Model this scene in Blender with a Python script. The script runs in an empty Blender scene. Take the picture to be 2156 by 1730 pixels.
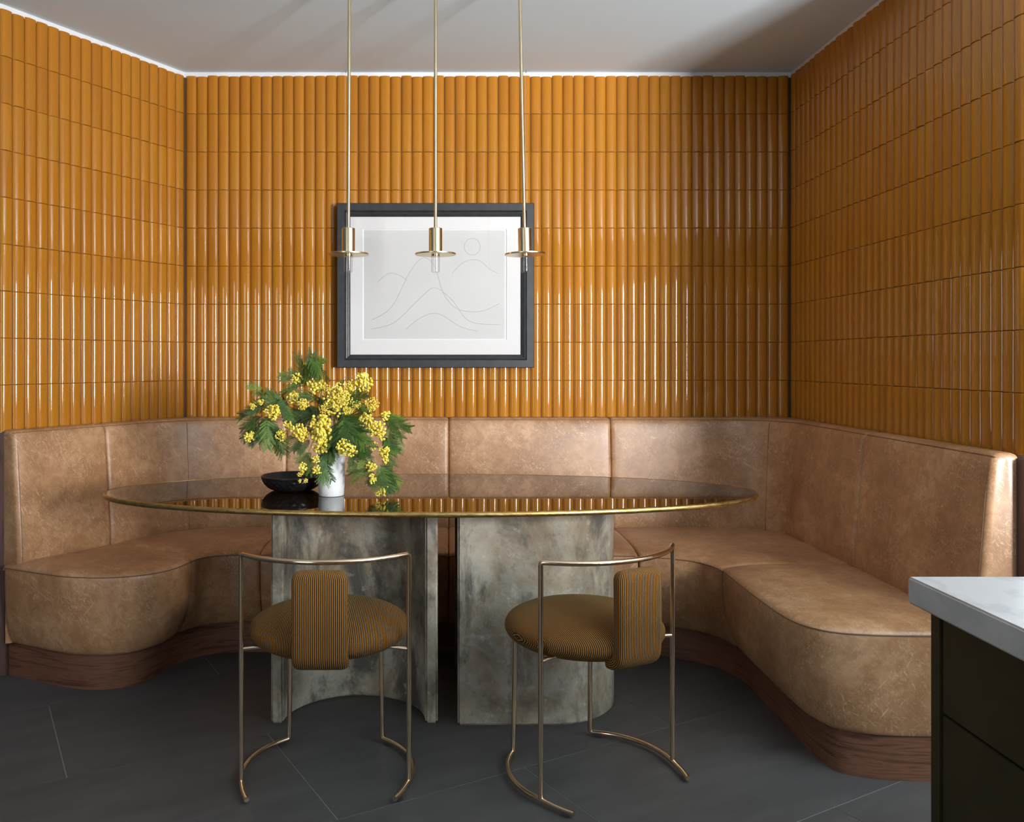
import bpy, bmesh, math, random
from mathutils import Vector, Matrix, Quaternion
R = math.radians
S = bpy.context.scene
COL = S.collection

# ------------------------------------------------------------------ camera / light / exposure
CX, CY, FPX, EYE = 922.0, 760.0, 1800.0, 1.25          # principal point and focal length in 2156x1730 px
cam = bpy.data.cameras.new('camera'); cam_o = bpy.data.objects.new('camera', cam); COL.objects.link(cam_o)
cam_o.location = (0, 0, EYE); cam_o.rotation_euler = (R(90), 0, 0)
cam.sensor_fit = 'HORIZONTAL'; cam.sensor_width = 36.0; cam.lens = 36.0*FPX/2156.0
cam.shift_x = (1078-CX)/2156.0; cam.shift_y = -(865-CY)/2156.0
cam.clip_start = 0.02
S.camera = cam_o
w = bpy.data.worlds.new('world'); S.world = w; w.use_nodes = True
w.node_tree.nodes['Background'].inputs[0].default_value = (.75, .85, 1, 1)
w.node_tree.nodes['Background'].inputs[1].default_value = 1.0
S.view_settings.view_transform = 'Standard'; S.view_settings.look = 'None'
S.view_settings.gamma = 1.0; S.view_settings.use_curve_mapping = False
S.view_settings.exposure = 0.0

def area(name, loc, rot, sx, sy, power, color):
    l = bpy.data.lights.new(name, 'AREA'); l.shape = 'RECTANGLE'; l.size = sx; l.size_y = sy
    l.energy = power; l.color = color
    o = bpy.data.objects.new(name, l); COL.objects.link(o); o.location = loc; o.rotation_euler = rot
    return o
WX0, WX1, WZ0, WZ1, WY = 2.85, 4.05, .08, 2.20, -1.6      # rear window opening
area('window_daylight', ((WX0+WX1)/2, WY-.12, (WZ0+WZ1)/2), (R(97), 0, 0), WX1-WX0, WZ1-WZ0, 1040, (.975, .985, 1))
# a second, dimmer window at the other end of the same kitchen wall
VX0, VX1, VZ0, VZ1 = -2.7, -1.5, .5, 2.20
area('side_window_daylight', ((VX0+VX1)/2, WY-.12, (VZ0+VZ1)/2), (R(90), 0, 0), VX1-VX0, VZ1-VZ0, 30, (.96, .975, 1))

# ------------------------------------------------------------------ helpers
def link(name, me, mat=None, parent=None):
    o = bpy.data.objects.new(name, me); COL.objects.link(o)
    if mat is not None and not me.materials: me.materials.append(mat)
    if parent is not None: o.parent = parent
    return o
def mesh(verts, faces, smooth=False):
    me = bpy.data.meshes.new('m'); me.from_pydata([tuple(v) for v in verts], [], faces); me.update()
    bm = bmesh.new(); bm.from_mesh(me); bmesh.ops.recalc_face_normals(bm, faces=bm.faces); bm.to_mesh(me); bm.free()
    if smooth:
        for p in me.polygons: p.use_smooth = True
        me.set_sharp_from_angle(angle=R(40))
    return me
def tag(o, label=None, cat=None, group=None, kind=None):
    if label: o['label'] = label
    if cat: o['category'] = cat
    if group: o['group'] = group
    if kind: o['kind'] = kind
    return o
def empty(name, loc=(0,0,0), rz=0):
    o = bpy.data.objects.new(name, None); COL.objects.link(o); o.location = loc; o.rotation_euler = (0,0,rz)
    o.empty_display_size = .05
    return o
class MB:
    def __init__(s): s.v = []; s.f = []
    def add(s, v, f):
        n = len(s.v); s.v += [Vector(p) for p in v]; s.f += [tuple(i+n for i in q) for q in f]; return s
    def box(s, x0, x1, y0, y1, z0, z1):
        return s.add([(x0,y0,z0),(x1,y0,z0),(x1,y1,z0),(x0,y1,z0),(x0,y0,z1),(x1,y0,z1),(x1,y1,z1),(x0,y1,z1)],
              [(0,3,2,1),(4,5,6,7),(0,1,5,4),(1,2,6,5),(2,3,7,6),(3,0,4,7)])
    def tube(s, pts, r, seg=10, cap=True):
        pts = [Vector(p) for p in pts]; n = len(pts)
        T = []
        for i in range(n):
            a = pts[max(i-1,0)]; b = pts[min(i+1,n-1)]; T.append((b-a).normalized())
        up = Vector((0,0,1)) if abs(T[0].z) < .9 else Vector((1,0,0))
        u = T[0].cross(up).normalized(); V = []
        for i in range(n):
            if i: 
                q = T[i-1].rotation_difference(T[i]); u = q @ u
            u = (u - T[i]*u.dot(T[i])).normalized(); w_ = T[i].cross(u)
            rr = r[i] if isinstance(r, (list,tuple)) else r
            for k in range(seg):
                a = 2*math.pi*k/seg; V.append(pts[i] + u*(rr*math.cos(a)) + w_*(rr*math.sin(a)))
        F = []
        for i in range(n-1):
            for k in range(seg):
                k2 = (k+1)%seg; F.append((i*seg+k, i*seg+k2, (i+1)*seg+k2, (i+1)*seg+k))
        if cap: F += [tuple(range(seg))[::-1], tuple((n-1)*seg+k for k in range(seg))]
        return s.add(V, F)
    def lathe(s, prof, seg=48, c=(0,0)):
        V = []; F = []; n = len(prof)
        for k in range(seg):
            a = 2*math.pi*k/seg
            for r_, z in prof: V.append((c[0]+r_*math.cos(a), c[1]+r_*math.sin(a), z))
        for k in range(seg):
            k2 = (k+1)%seg
            for i in range(n-1): F.append((k*n+i, k2*n+i, k2*n+i+1, k*n+i+1))
        return s.add(V, F)
    def prism(s, poly, z0, z1):
        n = len(poly)
        V = [(x,y,z0) for x,y in poly] + [(x,y,z1) for x,y in poly]
        F = [tuple(range(n))[::-1], tuple(range(n,2*n))] + [(i,(i+1)%n,n+(i+1)%n,n+i) for i in range(n)]
        return s.add(V, F)
    def loft(s, secs, cap=True):
        m = len(secs[0]); V = [p for q in secs for p in q]; F = []
        for i in range(len(secs)-1):
            for k in range(m):
                k2 = (k+1)%m; F.append((i*m+k, i*m+k2, (i+1)*m+k2, (i+1)*m+k))
        if cap: F += [tuple(range(m))[::-1], tuple((len(secs)-1)*m+k for k in range(m))]
        return s.add(V, F)
    def build(s, name, mat=None, parent=None, smooth=False, bevel=0, seg=2):
        me = mesh(s.v, s.f, smooth)
        if bevel:
            bm = bmesh.new(); bm.from_mesh(me)
            es = [e for e in bm.edges if len(e.link_faces)==2 and e.calc_face_angle() > R(35)]
            bmesh.ops.bevel(bm, geom=es, offset=bevel, segments=seg, affect='EDGES', clamp_overlap=True)
            bm.to_mesh(me); bm.free()
            for p in me.polygons: p.use_smooth = True
            me.set_sharp_from_angle(angle=R(50))
        return link(name, me, mat, parent)
def at(px, py, Y): return Vector(((px-CX)/FPX*Y, Y, EYE-(py-CY)/FPX*Y))

# ------------------------------------------------------------------ materials
def mat(name, base=(.5,.5,.5), rough=.5, metal=0, ior=1.5, coat=0, coat_rough=.05, sheen=0, spec=.5):
    m = bpy.data.materials.new(name); m.use_nodes = True
    b = m.node_tree.nodes['Principled BSDF']
    b.inputs['Base Color'].default_value = (*base, 1); b.inputs['Roughness'].default_value = rough
    b.inputs['Metallic'].default_value = metal; b.inputs['IOR'].default_value = ior
    b.inputs['Coat Weight'].default_value = coat; b.inputs['Coat Roughness'].default_value = coat_rough
    b.inputs['Sheen Weight'].default_value = sheen; b.inputs['Specular IOR Level'].default_value = spec
    return m
class NT:
    def __init__(s, m): s.t = m.node_tree; s.b = s.t.nodes['Principled BSDF']
    def n(s, typ, **kw):
        x = s.t.nodes.new(typ)
        for k, v in kw.items():
            if k.startswith('_'): setattr(x, k[1:], v)
            else: x.inputs[k.replace('__',' ')].default_value = v
        return x
    def l(s, a, b): s.t.links.new(a, b); return s
    def coord(s, which='Object', scale=(1,1,1), rot=(0,0,0)):
        c = s.n('ShaderNodeTexCoord'); m = s.n('ShaderNodeMapping'); m.inputs['Scale'].default_value = scale
        m.inputs['Rotation'].default_value = rot
        s.l(c.outputs[which], m.inputs['Vector']); return m.outputs['Vector']
    def noise(s, vec, scale, detail=4, rough=.55, dist=0):
        x = s.n('ShaderNodeTexNoise'); x.inputs['Scale'].default_value = scale; x.inputs['Detail'].default_value = detail
        x.inputs['Roughness'].default_value = rough; x.inputs['Distortion'].default_value = dist
        if vec is not None: s.l(vec, x.inputs['Vector'])
        return x.outputs['Fac']
    def ramp(s, fac, stops):
        x = s.n('ShaderNodeValToRGB'); e = x.color_ramp.elements
        while len(e) < len(stops): e.new(.5)
        for q, (p, c) in zip(e, stops): q.position = p; q.color = (*c, 1) if len(c) == 3 else c
        s.l(fac, x.inputs['Fac']); return x.outputs['Color']
    def mix(s, fac, a, b, mode='MIX'):
        x = s.n('ShaderNodeMix', _data_type='RGBA', _blend_type=mode)
        for i, v in ((0, fac), (6, a), (7, b)):
            if hasattr(v, 'links') or isinstance(v, bpy.types.NodeSocket): s.l(v, x.inputs[i])
            else: x.inputs[i].default_value = v if i == 0 else (*v, 1)
        return x.outputs[2]
    def math(s, op, a, b=0.0, clamp=False):
        x = s.n('ShaderNodeMath', _operation=op, _use_clamp=clamp)
        for i, v in ((0, a), (1, b)):
            if isinstance(v, bpy.types.NodeSocket): s.l(v, x.inputs[i])
            else: x.inputs[i].default_value = v
        return x.outputs[0]
    def bump(s, h, strength=.2, dist=.01):
        x = s.n('ShaderNodeBump'); x.inputs['Strength'].default_value = strength; x.inputs['Distance'].default_value = dist
        s.l(h, x.inputs['Height']); s.l(x.outputs['Normal'], s.b.inputs['Normal']); return x
    def base(s, c): s.l(c, s.b.inputs['Base Color'])
    def rough(s, c): s.l(c, s.b.inputs['Roughness'])
g3 = lambda v: (v, v, v)

# glazed amber tile
M_tile = mat('amber_glaze', (.52,.2,.025), .35, ior=1.45, coat=.85, coat_rough=.045, spec=.12)
t = NT(M_tile)
oi = t.n('ShaderNodeObjectInfo'); ge = t.n('ShaderNodeNewGeometry')
rnd = t.math('FRACT', t.math('ADD', oi.outputs['Random'], ge.outputs['Random Per Island']))
vm = t.n('ShaderNodeVectorMath', _operation='ADD'); tc = t.n('ShaderNodeTexCoord')
t.l(tc.outputs['Object'], vm.inputs[0])
sc = t.math('MULTIPLY', rnd, 37.0); cmb = t.n('ShaderNodeCombineXYZ'); t.l(sc, cmb.inputs[0]); t.l(sc, cmb.inputs[2]); t.l(cmb.outputs[0], vm.inputs[1])
mp = t.n('ShaderNodeMapping'); mp.inputs['Scale'].default_value = (30, 30, 6); t.l(vm.outputs[0], mp.inputs['Vector'])
col = t.ramp(rnd, [(0, (.400,.147,.0085)), (.3, (.435,.165,.010)), (.7, (.460,.178,.011)), (1, (.435,.178,.010))])
nz = t.noise(mp.outputs['Vector'], 1.0, 3, .5)
t.base(t.mix(t.math('MULTIPLY', nz, .22), col, (.30,.088,.006)))
mp2 = t.n('ShaderNodeMapping'); mp2.inputs['Scale'].default_value = (20, 20, 9); t.l(vm.outputs[0], mp2.inputs['Vector'])
t.bump(t.noise(mp2.outputs['Vector'], 1.0, 1, .4), .13, .004)
t.l([x for x in t.t.nodes if x.type == 'BUMP'][0].outputs[0], t.b.inputs['Coat Normal'])
M_grout = mat('brown_grout', (.09,.045,.02), .9)
M_paint = mat('white_paint', (.78,.78,.78), .8)
t = NT(M_paint); t.bump(t.noise(t.coord(), 180, 3), .05, .002)
M_kitchen = mat('bounce_dimming_shell', (.13,.13,.135), .7)  # unseen kitchen walls, darkened to cut bounce light into the niche
M_ceil = mat('ceiling_paint', (.74,.75,.76), .85)
t = NT(M_ceil); t.base(t.ramp(t.noise(t.coord(), 1.3, 3), [(.3, (.69,.80,.86)), (.7, (.72,.83,.89))]))
# leather
def leather(name, k=1.0):
    m = mat(name, (.4,.22,.12), .42, spec=.65)
    t = NT(m); c = t.coord()
    big = t.noise(c, 5, 5, .62)
    base = t.ramp(big, [(.30, (.25*k,.122*k,.052*k)), (.52, (.38*k,.205*k,.098*k)), (.74, (.50*k,.295*k,.160*k))])
    mid = t.noise(c, 24, 5, .65, .6); base = t.mix(t.ramp(mid, [(.38, g3(.55)), (.58, g3(0))]), base, (.24*k,.112*k,.045*k))
    def streaks(rot, along, across, lo, hi, dist):
        a = t.coord(rot=rot); m2 = t.n('ShaderNodeMapping'); m2.inputs['Scale'].default_value = (along, across, across); t.l(a, m2.inputs['Vector'])
        return t.ramp(t.noise(m2.outputs['Vector'], 1.0, 3, .55, dist), [(lo, g3(0)), (hi, g3(1))])
    v = None
    for rot, al, ac, d_ in (((.2,.9,.3), 14, 150, .5), ((1.3,.2,1.9), 11, 120, .6), ((.7,2.2,.9), 16, 170, .5), ((2.1,.6,2.7), 12, 140, .7), ((.4,1.5,2.2), 20, 210, .4), ((1.8,2.8,.5), 9, 110, .6)):
        k_ = streaks(rot, al, ac, .60, .74, d_); v = k_ if v is None else t.mix(1.0, v, k_, 'LIGHTEN')
    mask = t.ramp(t.noise(c, 8, 3, .6), [(.36, g3(.12)), (.62, g3(.75))])
    vv = t.mix(1.0, v, mask, 'MULTIPLY')
    t.base(t.mix(vv, base, (.60*k,.40*k,.25*k)))
    t.rough(t.ramp(big, [(.3, g3(.34)), (.7, g3(.48))]))
    h = t.math('ADD', t.noise(c, 420, 2), t.math('MULTIPLY', t.noise(c, 9, 2), 2.0))
    t.bump(h, .12, .003)
    return m
M_leather = leather('tan_leather', 1.2); M_seam = mat('seam_leather', (.2,.105,.055), .55)
# walnut
def wood(name, a, b, sc_, rough=.42):
    m = mat(name, a, rough); t = NT(m); c = t.coord(scale=sc_)
    f = t.noise(c, 3, 6, .65, .8); t.base(t.ramp(f, [(.3, a), (.5, b), (.62, a), (.75, b)])); t.bump(f, .08, .002); return m
M_walnut = wood('walnut', (.085,.034,.018), (.22,.095,.052), (1.2,1.2,22))
M_walnut_v = wood('walnut_upright', (.06,.032,.026), (.12,.065,.055), (14,14,.9))
# floor tile
M_floor = mat('charcoal_porcelain', (.055,.055,.06), .5, spec=.4); t = NT(M_floor); c = t.coord('Object', (1.2,5,1))
t.base(t.ramp(t.noise(c, 2.2, 6, .6, .5), [(.3, (.070,.067,.064)), (.7, (.104,.098,.094))])); t.bump(t.noise(c, 40, 3), .05, .002)
M_fgrout = mat('pale_grout', (.33,.33,.33), .9)
# concrete
M_conc = mat('weathered_concrete', (.3,.28,.24), .85, spec=.25); t = NT(M_conc)
c = t.coord(); cs = t.coord(scale=(2.6,2.6,1.2))
n1 = t.noise(c, 3.2, 8, .62, .6); n2 = t.noise(cs, 2.4, 7, .65, .5); n3 = t.noise(c, 22, 6, .65)
base = t.ramp(n1, [(.34, (.19,.150,.100)), (.5, (.38,.315,.225)), (.64, (.58,.52,.41))])
base = t.mix(t.ramp(t.noise(c, 5.5, 7, .65, 1.0), [(.50, g3(0)), (.64, g3(.6))]), base, (.43,.42,.38))
base = t.mix(t.ramp(n2, [(.38, g3(.9)), (.50, g3(0))]), base, (.105,.10,.085))
base = t.mix(t.ramp(n3, [(.58, g3(0)), (.72, g3(.55))]), base, (.66,.62,.53))
base = t.mix(t.ramp(n3, [(.28, g3(.6)), (.44, g3(0))]), base, (.13,.115,.085))
t.base(base); t.bump(t.math('ADD', n1, t.math('MULTIPLY', n3, .7)), .5, .012)
# metals
M_brass = mat('brushed_brass', (.68,.53,.30), .27, 1.0); t = NT(M_brass)
t.base(t.ramp(t.noise(t.coord(), 12, 3), [(.3, (.74,.61,.37)), (.7, (.82,.70,.46))]))
M_rim = mat('aged_brass', (.55,.36,.12), .33, 1.0); t = NT(M_rim); c = t.coord(scale=(3,3,10))
t.base(t.ramp(t.noise(c, 9, 5, .6), [(.35, (.40,.25,.075)), (.65, (.62,.44,.17))])); t.rough(t.ramp(t.noise(c, 30, 4), [(.3, g3(.25)), (.7, g3(.45))]))
M_cbrass = mat('polished_rose_brass', (.86,.66,.46), .18, 1.0); t = NT(M_cbrass)
t.rough(t.ramp(t.noise(t.coord(), 60, 4), [(.35, g3(.13)), (.75, g3(.26))]))
M_glass_top = mat('smoked_glass', (.020,.011,.005), .015, ior=1.62, spec=.5)
t = NT(M_glass_top); t.rough(t.ramp(t.noise(t.coord(), 25, 3), [(.4, g3(.01)), (.8, g3(.022))]))
M_bronze = mat('dark_bronze', (.06,.048,.022), .5, .6); t = NT(M_bronze)
t.base(t.ramp(t.noise(t.coord(), 4, 5, .6), [(.3, (.045,.038,.017)), (.7, (.085,.066,.03))]))
M_marble = mat('white_marble', (.78,.78,.78), .22, spec=.5); t = NT(M_marble); c = t.coord()
f = t.noise(c, 3.0, 6, .6, 1.6); t.base(t.ramp(f, [(.36, (.53,.53,.525)), (.48, (.455,.46,.46)), (.53, (.53,.53,.525)), (.7, (.51,.51,.51))]))
M_vase = mat('speckled_white_marble', (.8,.8,.79), .45); t = NT(M_vase)
t.base(t.ramp(t.noise(t.coord(), 55, 3, .6), [(.3, (.55,.55,.54)), (.38, (.80,.80,.79)), (1, (.82,.82,.81))]))
M_bowl = mat('blackened_wood', (.012,.011,.011), .38); M_bowl_in = mat('blackened_wood_inner', (.02,.017,.016), .55); M_bowl_lip = mat('bowl_lip', (.07,.03,.018), .45)
t = NT(M_bowl_in); t.base(t.ramp(t.noise(t.coord(scale=(4,30,4)), 4, 4), [(.3, (.014,.012,.012)), (.7, (.026,.021,.019))]))
M_frame = mat('black_painted_wood', (.022,.023,.025), .42); t = NT(M_frame); f = t.noise(t.coord(scale=(1,1,1)), 30, 5, .6)
t.base(t.ramp(f, [(.3, (.017,.018,.019)), (.72, (.035,.036,.038)), (.85, (.06,.06,.06))])); t.bump(f, .1, .002)
M_matb = mat('ivory_mat_board', (.82,.79,.77), .9); M_bev = mat('mat_bevel', (.92,.92,.92), .8)
M_paper = mat('grey_paper', (.69,.675,.65), .9); t = NT(M_paper); t.base(t.ramp(t.noise(t.coord(), 3, 3), [(.3, (.66,.65,.63)), (.7, (.72,.70,.67))]))
M_ink = mat('pencil_line', (.36,.37,.38), .9); M_wire = mat('nylon_wire', (.6,.55,.5), .3); M_hook = mat('steel_hook', (.2,.2,.2), .4, 1.0)
def clear(name, tint, k=1.0):
    m = mat(name); tr = m.node_tree; b = tr.nodes['Principled BSDF']; tr.nodes.remove(b)
    out = tr.nodes['Material Output']; lw = tr.nodes.new('ShaderNodeLayerWeight'); pw1 = tr.nodes.new('ShaderNodeMath'); pw1.operation = 'POWER'; pw1.inputs[1].default_value = 4.0
    tr.links.new(lw.outputs['Facing'], pw1.inputs[0]); fr = tr.nodes.new('ShaderNodeMath'); fr.operation = 'MULTIPLY_ADD'; fr.inputs[1].default_value = .45; fr.inputs[2].default_value = .03
    tr.links.new(pw1.outputs[0], fr.inputs[0])
    a = tr.nodes.new('ShaderNodeBsdfTransparent'); a.inputs[0].default_value = (*tint, 1)
    g = tr.nodes.new('ShaderNodeBsdfGlossy'); g.inputs['Roughness'].default_value = .02
    mx = tr.nodes.new('ShaderNodeMixShader'); tr.links.new(fr.outputs[0], mx.inputs[0]); tr.links.new(a.outputs[0], mx.inputs[1]); tr.links.new(g.outputs[0], mx.inputs[2])
    tr.links.new(mx.outputs[0], out.inputs[0]); return m
M_pane = clear('picture_glass', (.98,.98,.98)); M_tubeglass = clear('tube_glass', (.985,.98,.975)); M_clearfoot = clear('clear_plastic', (.93,.93,.93))
# striped fabric: stripes run along the local y/z of each chair, spaced in local x
def stripe(name, pitch):
    m = mat(name, (.4,.2,.05), .9, sheen=.12, spec=.1); t = NT(m)
    at_ = t.n('ShaderNodeAttribute'); at_.attribute_name = 'stripe'
    f = t.math('FRACT', t.math('MULTIPLY', at_.outputs['Fac'], 1.0/pitch))
    tri = t.math('MULTIPLY', t.math('ABSOLUTE', t.math('SUBTRACT', f, .5)), 2.0)
    nn = t.noise(t.coord(), 700, 2)
    k = t.ramp(tri, [(.50, g3(0)), (.62, g3(1))])
    o_ = t.mix(nn, (.30,.120,.014), (.44,.19,.030)); d_ = t.mix(nn, (.014,.018,.020), (.035,.034,.030))
    t.base(t.mix(k, d_, o_)); t.bump(t.math('ADD', tri, nn), .35, .0012)
    t.b.inputs['Sheen Tint'].default_value = (.45,.5,.28,1); return m
M_stripe = stripe('striped_corduroy', .0058)
M_leaf = mat('mimosa_leaf', (.03,.09,.02), .55, spec=.35); t = NT(M_leaf); oi = t.n('ShaderNodeObjectInfo')
t.base(t.ramp(oi.outputs['Random'], [(0, (.026,.060,.010)), (.5, (.052,.11,.014)), (.85, (.090,.165,.018)), (1, (.16,.25,.025))]))
M_stem = mat('mimosa_stem', (.09,.12,.035), .6)
M_flower = mat('mimosa_blossom', (.85,.62,.03), .9, sheen=.4); t = NT(M_flower); ge = t.n('ShaderNodeNewGeometry')
t.base(t.ramp(ge.outputs['Random Per Island'], [(0, (.70,.46,.015)), (.4, (.84,.66,.04)), (1, (.93,.82,.14))]))

# ------------------------------------------------------------------ the room
YB, XR, CEIL = 4.21, 1.731, 2.675          # tile faces of back and right wall, ceiling
PL0, PL1 = Vector((-1.736, 3.40)), Vector((-1.244, YB))   # angled left wall: near end, corner
TS = .0115                                   # tile projection from the wall behind
b = MB()
b.box(PL1.x-.35, XR+.25, YB+TS, YB+.2, 0, CEIL); wall_back = tag(b.build('wall_back', M_paint), kind='structure')
nL = Vector((.8545, -.5195)); dL = (PL1-PL0).normalized()
def quadwall(p, q, n, t0, t1, z0, z1):
    return [(p.x-n.x*t0, p.y-n.y*t0), (q.x-n.x*t0, q.y-n.y*t0), (q.x-n.x*t1, q.y-n.y*t1), (p.x-n.x*t1, p.y-n.y*t1)]
b = MB().prism(quadwall(PL0, PL1+dL*.006, nL, TS, .16, 0, CEIL), 0, CEIL); wall_left = tag(b.build('wall_left', M_paint), kind='structure')
b = MB().box(XR+TS, XR+.17, 2.525, YB+TS, 0, CEIL); wall_right = tag(b.build('wall_right', M_paint), kind='structure')
# kitchen shell around the camera
RX0, RX1 = -4.0, 5.2
tag(MB().box(RX0-.15, PL0.x-.08, 3.43, 3.58, 0, CEIL).build('wall_left_return', M_kitchen), kind='structure')
tag(MB().box(XR+.17, RX1+.15, 2.56, 2.71, 0, CEIL).build('wall_right_return', M_kitchen), kind='structure')
tag(MB().box(RX1, RX1+.15, WY-.15, 2.56, 0, CEIL).build('wall_far_right', M_kitchen), kind='structure')
tag(MB().box(RX0-.15, RX0, WY-.15, 3.43, 0, CEIL).build('wall_far_left', M_kitchen), kind='structure')
b = MB(); y0_, y1_ = WY-.15, WY
b.box(RX0-.15, VX0, y0_, y1_, 0, CEIL).box(VX1, WX0, y0_, y1_, 0, CEIL).box(WX1, RX1+.15, y0_, y1_, 0, CEIL)
b.box(VX0, VX1, y0_, y1_, 0, VZ0).box(VX0, VX1, y0_, y1_, VZ1, CEIL).box(WX0, WX1, y0_, y1_, 0, WZ0).box(WX0, WX1, y0_, y1_, WZ1, CEIL)
tag(b.build('wall_rear', M_kitchen), kind='structure')
for nm, (x0, x1, z0, z1) in (('window_1', (WX0, WX1, WZ0, WZ1)), ('window_2', (VX0, VX1, VZ0, VZ1))):
    b = MB(); b.box(x0, x0+.05, WY-.07, WY-.02, z0, z1).box(x1-.05, x1, WY-.07, WY-.02, z0, z1).box(x0, x1, WY-.07, WY-.02, z0, z0+.05).box(x0, x1, WY-.07, WY-.02, z1-.05, z1)
    b.box((x0+x1)/2-.03, (x0+x1)/2+.03, WY-.07, WY-.02, z0, z1)
    tag(b.build(nm, M_paint), kind='structure')
tag(MB().box(RX0-.15, RX1+.15, WY-.15, YB+.2, CEIL, CEIL+.1).build('ceiling', M_ceil), kind='structure')

# floor of large porcelain slabs laid on a turned half-bond grid
floor = tag(MB().box(RX0-.15, RX1+.15, WY-.15, YB+.2, -.12, -.0015).build('floor', M_fgrout), kind='structure')
A = Vector((.874, .486)); Bv = Vector((-.486, .874)); PA, PB = 1.238, .6155
def slab_mesh():
    b = MB(); g = .0016; b.box(g, PA-g, g, PB-g, -.01, 0)
    me = mesh(b.v, b.f); me.materials.append(M_floor); return me
SLAB = slab_mesh(); rzf = math.atan2(A.y, A.x)
for r in range(-7, 5):
    bo = 2.786 + r*PB
    ao = .895 if r % 2 == 1 else .274
    # row between line r and r+1 (r = -1 is the row holding the joint at .895)
    for k in range(-6, 6):
        a0 = ao + k*PA
        p = A*a0 + Bv*bo; cpt = p + A*PA/2 + Bv*PB/2
        if not (RX0-.7 < cpt.x < RX1+.7 and WY-.7 < cpt.y < YB+.75): continue
        o = link('floor_tile', SLAB, None, floor); o.location = (p.x, p.y, 0); o.rotation_euler = (0, 0, rzf)

# ------------------------------------------------------------------ half-round wall tiles
PITCH, ZTOP, ROWS = .1875, 2.655, 9
def tile_geo(wd, hg):
    hw = wd/2; a0 = R(33); rad = hw/math.sin(a0)*.985
    prof = []
    prof.append((-hw, 0)); 
    for tt in (-1, -.93, -.82, -.66, -.45, -.2, .2, .45, .66, .82, .93, 1):
        prof.append((hw*tt, -.0094*(1-abs(tt)**2.8) - .0016*(1-abs(tt)**14) - .0012))
    prof.append((hw, 0))
    V = []; F = []; n = len(prof)
    dz = .0018
    for z, k in ((-hg/2, .86), (-hg/2+dz, 1), (hg/2-dz, 1), (hg/2, .86)):
        for x, y in prof: V.append((x, y*k, z))
    for i in range(3):
        for k in range(n-1): F.append((i*n+k, i*n+k+1, (i+1)*n+k+1, (i+1)*n+k))
    F.append(tuple(range(n))[::-1]); F.append(tuple(3*n+k for k in range(n)))
    return V, F
def tile_sharp(me):
    me.set_sharp_from_angle(angle=R(30)); n = 14
    for e in me.edges:
        a, c = (v % (4*n)//n for v in e.vertices)
        if a == c: e.use_edge_sharp = True
def tile_mesh(wd):
    V, F = tile_geo(wd, PITCH-.0016); me = mesh(V, F, True); tile_sharp(me); me.materials.append(M_tile); return me
def tile_wall(wall, p0, p1, cols, n, single=None):
    rng = random.Random(cols); d = (p1-p0); pw = d.length/cols; d.normalize()
    rz = math.atan2(n.x, -n.y); me = tile_mesh(pw-.0018); rest = MB(); cnt = 0
    base = Vector((p0.x-n.x*.0113, p0.y-n.y*.0113))
    # grout bed
    for r in range(ROWS):
        for c in range(cols):
            p = base + d*(pw*(c+.5)); z = ZTOP - PITCH*(r+.5) + rng.uniform(-.0003,.0003); j0 = rng.uniform(-.003, .003) if r == 0 else 0
            m = Matrix.Translation((p.x-n.x*rng.uniform(0,.0006), p.y-n.y*rng.uniform(0,.0006), z)) @ Matrix.Rotation(rz + R(rng.gauss(0,.4)), 4, 'Z') @ Matrix.Rotation(R(rng.gauss(0,.22)), 4, 'X') @ Matrix.Rotation(R(rng.gauss(0,.12)), 4, 'Y') @ Matrix.Translation((0,0,j0/2)) @ Matrix.Diagonal((1,1,1+j0/PITCH,1))
            if single is None or (cnt < 300 and single(p.x, z)):
                o = link('tile', me, None, wall); o.matrix_local = m; cnt += 1
            else:
                V, F = tile_geo(pw-.0018, PITCH-.0016); rest.add([m @ Vector(v) for v in V], F)
    if rest.v:
        rm = mesh(rest.v, rest.f, True); tile_sharp(rm)
        tag(link('tile_field', rm, M_tile, wall), kind='stuff')
    p = p0 - n*.0102 - d*.012; q = p1 - n*.0102 + d*.012
    g = MB().prism([(p.x,p.y),(q.x,q.y),(q.x-n.x*.002,q.y-n.y*.002),(p.x-n.x*.002,p.y-n.y*.002)], ZTOP-PITCH*ROWS, ZTOP-.006)
    g.build('grout_bed', M_grout, wall)
tile_wall(wall_back, Vector((PL1.x, YB)), Vector((XR, YB)), 56, Vector((0,-1)), lambda x, z: not (-.47 < x < .45 and 1.30 < z < 1.93))
tile_wall(wall_left, PL0, PL1, 18, nL)
tile_wall(wall_right, Vector((XR, YB)), Vector((XR, 2.53)), 32, Vector((-1,0)))
# walnut panels under the tile ends
tag(MB().box(-1.86, -1.716, 3.392, 3.43, 0, .966).build('trim_1', M_walnut_v, bevel=.002), kind='structure')
tag(MB().box(1.716, 1.90, 2.50, 2.56, 0, .962).build('trim_2', M_walnut_v, bevel=.002), kind='structure')

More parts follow.
